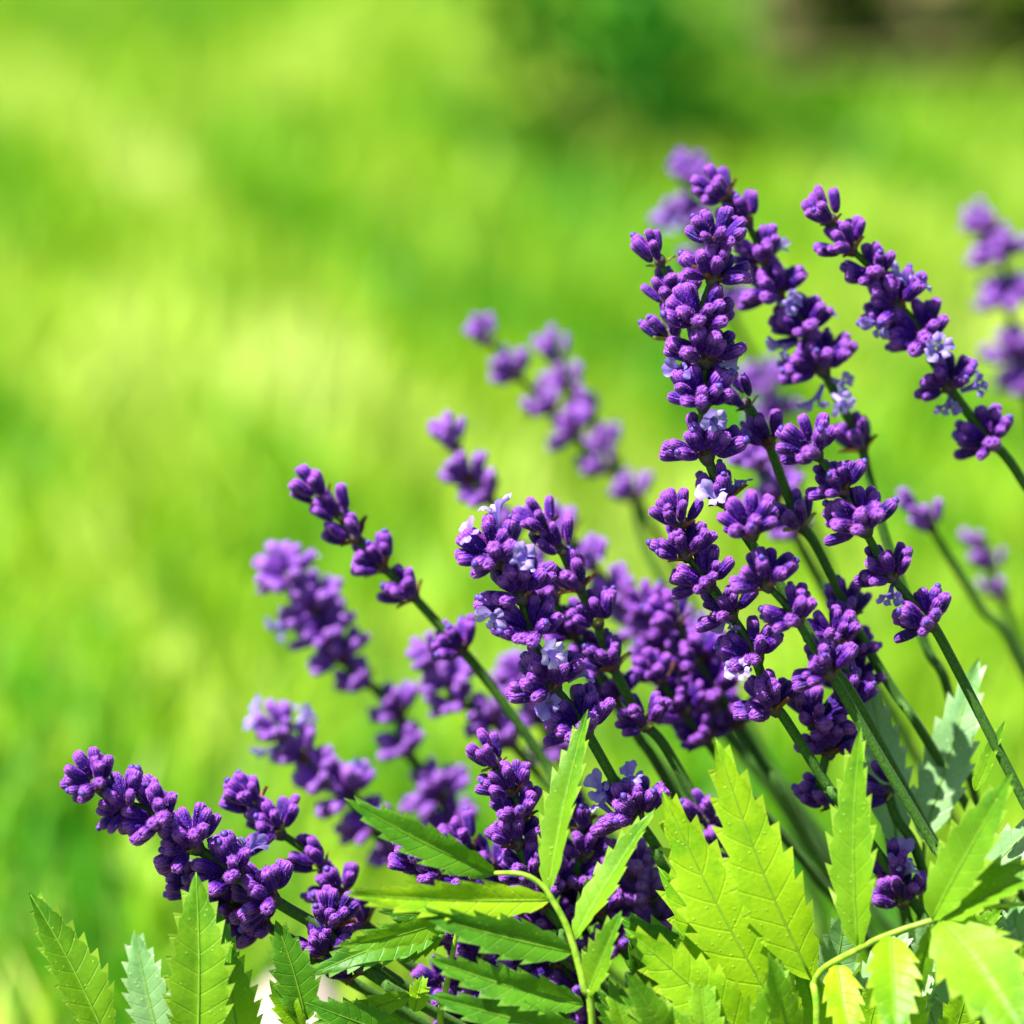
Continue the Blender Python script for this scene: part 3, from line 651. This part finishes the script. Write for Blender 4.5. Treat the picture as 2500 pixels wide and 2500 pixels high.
# central forked sprig
o1 = -.018
s1 = sprig('forked bright green sprig with eight toothed leaflets crossing in front of the violet spikes', gpt(1480, 2700, o1),
           [([(*z5(1040, 1095), o1 + .004), (*z5(1190, 1100), o1), (*z5(1300, 1160), o1), (*z5(1370, 1260), o1), (*z5(1440, 1390), o1), (*z5(1495, 1560), o1), (*z5(1540, 1740), o1), (*z5(1580, 1930), o1 + .002)], .00105, True)])
leaflet(s1, z5(1040, 1100), z5(205, 680), 88, o1 + .004, o1 - .006, 'leaf_deep', -28, 22, .03, 7, 10, 1)
leaflet(s1, z5(1340, 1245), z5(205, 1212), 92, o1, o1 - .012, 'leaf_lemon', -25, 24, -.012, 8, 0, 2)
leaflet(s1, z5(1345, 1185), z5(1560, 185), 96, o1, o1 + .008, 'leaf', -30, 34, .02, 8, 10, 3)
leaflet(s1, z5(1485, 1460), z5(1932, 735), 92, o1, o1 + .004, 'leaf', -30, 34, .015, 8, 0, 4)
leaflet(s1, z5(1465, 1535), z5(600, 1312), 100, o1, o1 - .008, 'leaf_deep', -24, 32, .035, 7, 0, 5)
leaflet(s1, z5(1530, 1825), z5(655, 1562), 98, o1, o1 - .006, 'leaf_deep', -26, 34, .03, 8, 0, 6)
leaflet(s1, z5(1555, 1775), z5(1745, 1302), 92, o1, o1 - .004, 'leaf', -24, 38, .02, 7, 0, 7)
leaflet(s1, z5(1575, 2010), z5(655, 1768), 92, o1, o1 - .006, 'leaf_deep', -26, 32, .03, 8, 0, 8)
# drooping sprig behind it
o2 = -.004
s2 = sprig('drooping green leaf pair behind the forked sprig, pale above and dark below', gpt(1120, 2700, o2),
           [([(*z5(860, 1330), o2), (*z5(820, 1480), o2 + .004), (*z5(760, 1800), o2 + .008), (*z5(740, 2000), o2 + .01)], .0010, True)])
leaflet(s2, z5(770, 1395), z5(15, 1665), 92, o2, o2 - .006, 'leaf_deep', -12, 14, .06, 8, 0, 9)
leaflet(s2, z5(840, 1330), z5(145, 1505), 62, o2 - .003, o2 - .010, 'leaf', -40, 20, .05, 8, 0, 10)
leaflet(s2, z5(850, 1340), z5(385, 1305), 40, o2, o2 - .004, 'leaf_deep', -30, 20, .03, 6, 0, 11)
leaflet(s2, z5(760, 1390), z5(520, 1600), 50, o2 + .002, o2, 'leaf', -10, 20, .03, 5, 0, 12)
# left sprigs
oL = -.008
s3 = sprig('single long toothed leaf at the outer edge of the bed, away from the others', gpt(300, 2700, oL), [([(262, 2545, oL), (280, 2620, oL)], .0011, True)])
leaflet(s3, (262, 2545), z4(132, 1305), 134, oL, oL, 'leaf', 14, 20, .03, 9, 6, 13)
s4 = sprig('upright fan of three toothed leaves below the plump low spike', gpt(520, 2700, oL), [([(490, 2580, oL - .004), (500, 2650, oL)], .0012, True), ([(400, 2560, oL + .02), (470, 2640, oL + .006)], .0010, True), ([(590, 2580, oL + .004), (530, 2640, oL)], .0010, True)])
leaflet(s4, (482, 2580), z4(925, 1215), 156, oL - .004, oL - .004, 'leaf', -4, 16, .03, 9, 4, 14)
leaflet(s4, (590, 2580), z4(1062, 1525), 128, oL + .004, oL + .006, 'leaf_lemon', -6, 20, .03, 8, 0, 15)
leaflet(s4, (395, 2560), z4(632, 1488), 108, oL + .028, oL + .030, 'leaf_pale', -8, 20, .03, 8, 0, 16)
leaflet(s4, (560, 2420), z4(1010, 1370), 70, oL + .012, oL + .014, 'leaf_deep', -10, 20, .03, 6, 0, 17)
s5 = sprig('dark green toothed leaf with a lemon side leaflet beside the pale stone', gpt(800, 2700, .002), [([(748, 2500, .0), (770, 2620, .002)], .0010, True), ([(980, 2540, .0), (860, 2640, .002)], .0010, True)])
leaflet(s5, (748, 2490), z4(1300, 1440), 104, 0, -.004, 'leaf_deep', -6, 20, .03, 7, 0, 18)
leaflet(s5, (740, 2520), z4(1270, 1720), 60, 0, -.004, 'leaf_lemon', -10, 26, .02, 5, 0, 19)
leaflet(s5, (985, 2535), z4(1440, 1830), 96, 0, -.010, 'leaf_deep', -20, 10, .06, 8, 0, 20)
leaflet(s5, (1000, 2430), (760, 2500), 60, .0, -.004, 'leaf', -30, 20, .05, 6, 0, 21)
leaflet(s5, (1010, 2470), z5(640, 1660), 52, .0, .004, 'leaf_lemon', 20, 20, .05, 5, 0, 22)
# right big leaves
oR = -.014
s6 = sprig('broad lemon green sprig with large toothed leaflets on a slanting stalk', gpt(1960, 2750, oR),
           [([(*z6(2000, 1360), oR - .02), (*z6(1740, 1385), oR - .016), (*z6(1530, 1435), oR - .012), (*z6(1310, 1505), oR - .009), (*z6(1150, 1580), oR - .006), (*z6(950, 1715), oR), (*z6(955, 1960), oR)], .0010, True)])
leaflet(s6, z6(930, 1720), z6(475, 580), 158, oR, oR - .004, 'leaf_lemon', -16, 12, .03, 9, 0, 23)
leaflet(s6, z6(1150, 1575), z6(1165, 535), 118, oR - .006, oR - .006, 'leaf', -22, 26, .04, 8, -8, 24)
leaflet(s6, z6(1500, 1440), z6(1885, 745), 132, oR - .012, oR - .022, 'leaf', -12, 22, .03, 7, 0, 25)
leaflet(s6, z6(1545, 1425), z6(2110, 1190), 150, oR - .012, oR - .020, 'leaf', -24, 30, .03, 7, 0, 26)
leaflet(s6, z6(1545, 1445), z6(2010, 2120), 200, oR - .014, oR - .045, 'leaf', 6, 20, .05, 7, 0, 27)
leaflet(s6, z6(1300, 1520), z6(1330, 2060), 120, oR - .010, oR - .030, 'leaf_lemon', 0, 20, .05, 7, 0, 28)
leaflet(s6, z6(1050, 1650), z6(1130, 2080), 90, oR - .003, oR - .016, 'leaf_lemon', 0, 20, .05, 6, 0, 29)
leaflet(s6, z6(1500, 1460), z6(1360, 1900), 56, oR - .008, oR - .004, 'leaf', -30, 20, .02, 6, 0, 30)
s7 = sprig('wide yellow green sprig spreading its toothed leaflets over the lower bed', gpt(1860, 2750, oR),
           [([(*z6(700, 1900), oR + .004), (*z6(760, 2060), oR + .004)], .0013, True)])
leaflet(s7, z6(860, 2000), z6(222, 825), 178, oR + .006, oR + .002, 'leaf_lemon', -20, 10, .03, 10, 0, 31)
leaflet(s7, z6(780, 2060), z6(205, 1190), 150, oR + .016, oR + .014, 'leaf_lemon', -22, 12, .03, 9, 0, 32)
leaflet(s7, z6(700, 2080), z6(45, 1480), 150, oR, oR - .004, 'leaf_lemon', -22, 14, .04, 9, 0, 33)
leaflet(s7, z6(650, 1900), z6(10, 1420), 130, oR + .024, oR + .020, 'leaf_deep', -10, 14, .04, 8, 0, 34)
leaflet(s7, z6(520, 2140), z6(20, 1770), 110, oR - .004, oR - .006, 'leaf', -6, 16, .04, 7, 0, 35)
leaflet(s7, z6(400, 2150), z6(130, 1850), 80, oR - .008, oR - .008, 'leaf_lemon', -6, 16, .04, 6, 0, 36)
s8 = sprig('toothed leaf pair, painted pale with sky sheen, rising behind the long bare stem', gpt(2260, 2750, .03),
           [([(*z6(1335, 1090), .030), (*z6(1400, 1500), .028), (*z6(1450, 2000), .03)], .0011, True), ([(*z6(1460, 1060), .034), (*z6(1440, 1500), .03)], .0010, False)])
leaflet(s8, z6(1335, 1095), z6(1195, 300), 112, .030, .040, 'leaf_pale', 6, 16, .03, 8, 0, 37)
leaflet(s8, z6(1455, 1065), z6(1722, 205), 118, .034, .040, 'leaf_pale', -4, 14, .03, 8, 0, 38)
leaflet(s8, z6(1700, 830), z6(1845, 495), 40, .0, -.004, 'leaf', -20, 24, .02, 6, 0, 39)
s9 = sprig('sprig painted blue green with sky sheen low on the shaded side of the bed', gpt(2400, 2750, .02),
           [([(*z6(1640, 1330), .012), (*z6(1650, 1700), .016), (*z6(1680, 2000), .02)], .0011, True)])
leaflet(s9, z6(1620, 1360), z6(2020, 960), 118, .012, .010, 'leaf_pale', -6, 16, .03, 8, 0, 40)
leaflet(s9, z6(1640, 1900), z6(1530, 1550), 84, .004, .006, 'leaf_pale', 0, 20, .03, 6, 0, 41)
leaflet(s9, z6(1660, 1560), z6(1830, 1390), 60, .010, .006, 'leaf', 0, 20, .03, 5, 0, 42)
leaflet(s9, z6(1420, 1900), z6(1470, 1580), 56, .004, .010, 'leaf_pale', 0, 20, .03, 6, 0, 43)
# low pale filler foliage between
rf = random.Random(99)
def low_sprig(label, gx, spots, off, mat, seed):
    cxp = sum(s[0] for s in spots) / len(spots)
    s_ = sprig(label, gpt(gx, 2760, off), [([(s[0], s[1], off), ((s[0] + gx) / 2, s[1] + 140, off)], .0008, True) for s in spots[:3]])
    for i, s in enumerate(spots):
        a = R(s[2]); L = s[3]; w = s[4]
        leaflet(s_, (s[0], s[1]), (s[0] + math.sin(a) * L, s[1] - math.cos(a) * L), w, off, off + rf.uniform(-.012, .008), s[5] if len(s) > 5 else mat, rf.uniform(-14, 14), 16, .04, 6, 0, seed + i)
low_sprig('leaves painted blue green with sky sheen filling the gap under the slanting stalk', 2020,
          [(1930, 2400, -20, 190, 90), (2030, 2420, 10, 210, 95), (2110, 2430, 35, 190, 85), (1980, 2540, -30, 190, 95), (2080, 2560, 5, 190, 100), (2180, 2560, 30, 190, 90), (1900, 2560, -45, 200, 90), (2240, 2480, 10, 200, 90)], .012, 'leaf_pale', 60)
low_sprig('leaves painted blue green with sky sheen low at the corner of the bed', 2400,
          [(2290, 2420, -10, 200, 95), (2370, 2480, 20, 230, 100), (2460, 2450, 5, 260, 100), (2300, 2560, -20, 190, 95), (2440, 2580, 25, 190, 95), (2500, 2400, -30, 220, 90)], .018, 'leaf_pale', 80)
low_sprig('dark green leaves under the yellow green sprig', 1640,
          [(1620, 2480, -25, 200, 90), (1700, 2540, 0, 220, 100), (1560, 2560, -40, 190, 90), (1650, 2600, 20, 220, 100), (1800, 2580, 15, 260, 110)], .02, 'leaf_deep', 100)
low_sprig('shaded leaves at the foot of the forked sprig', 1300,
          [(1180, 2540, -50, 200, 80), (1250, 2560, -15, 180, 80), (1380, 2560, 15, 180, 80), (1040, 2560, -30, 190, 80), (940, 2560, -60, 200, 80)], .034, 'leaf_deep', 120)
low_sprig('narrow lemon leaves crowding under the slanting stalk at the bed corner', 2210,
          [(2010, 2560, -14, 250, 84), (2230, 2570, -4, 240, 84), (2420, 2580, -16, 270, 90), (2110, 2580, 14, 240, 80), (2320, 2570, 16, 230, 84), (2500, 2560, 4, 300, 90)], -.004, 'leaf_lemon', 140)
low_sprig('narrow green leaves crowding below the broad lemon leaflets', 1760,
          [(1640, 2570, -30, 230, 84), (1740, 2580, -8, 220, 80), (1850, 2590, 14, 250, 90), (1930, 2580, -12, 260, 84), (1560, 2590, -20, 210, 80)], -.020, 'leaf', 160)
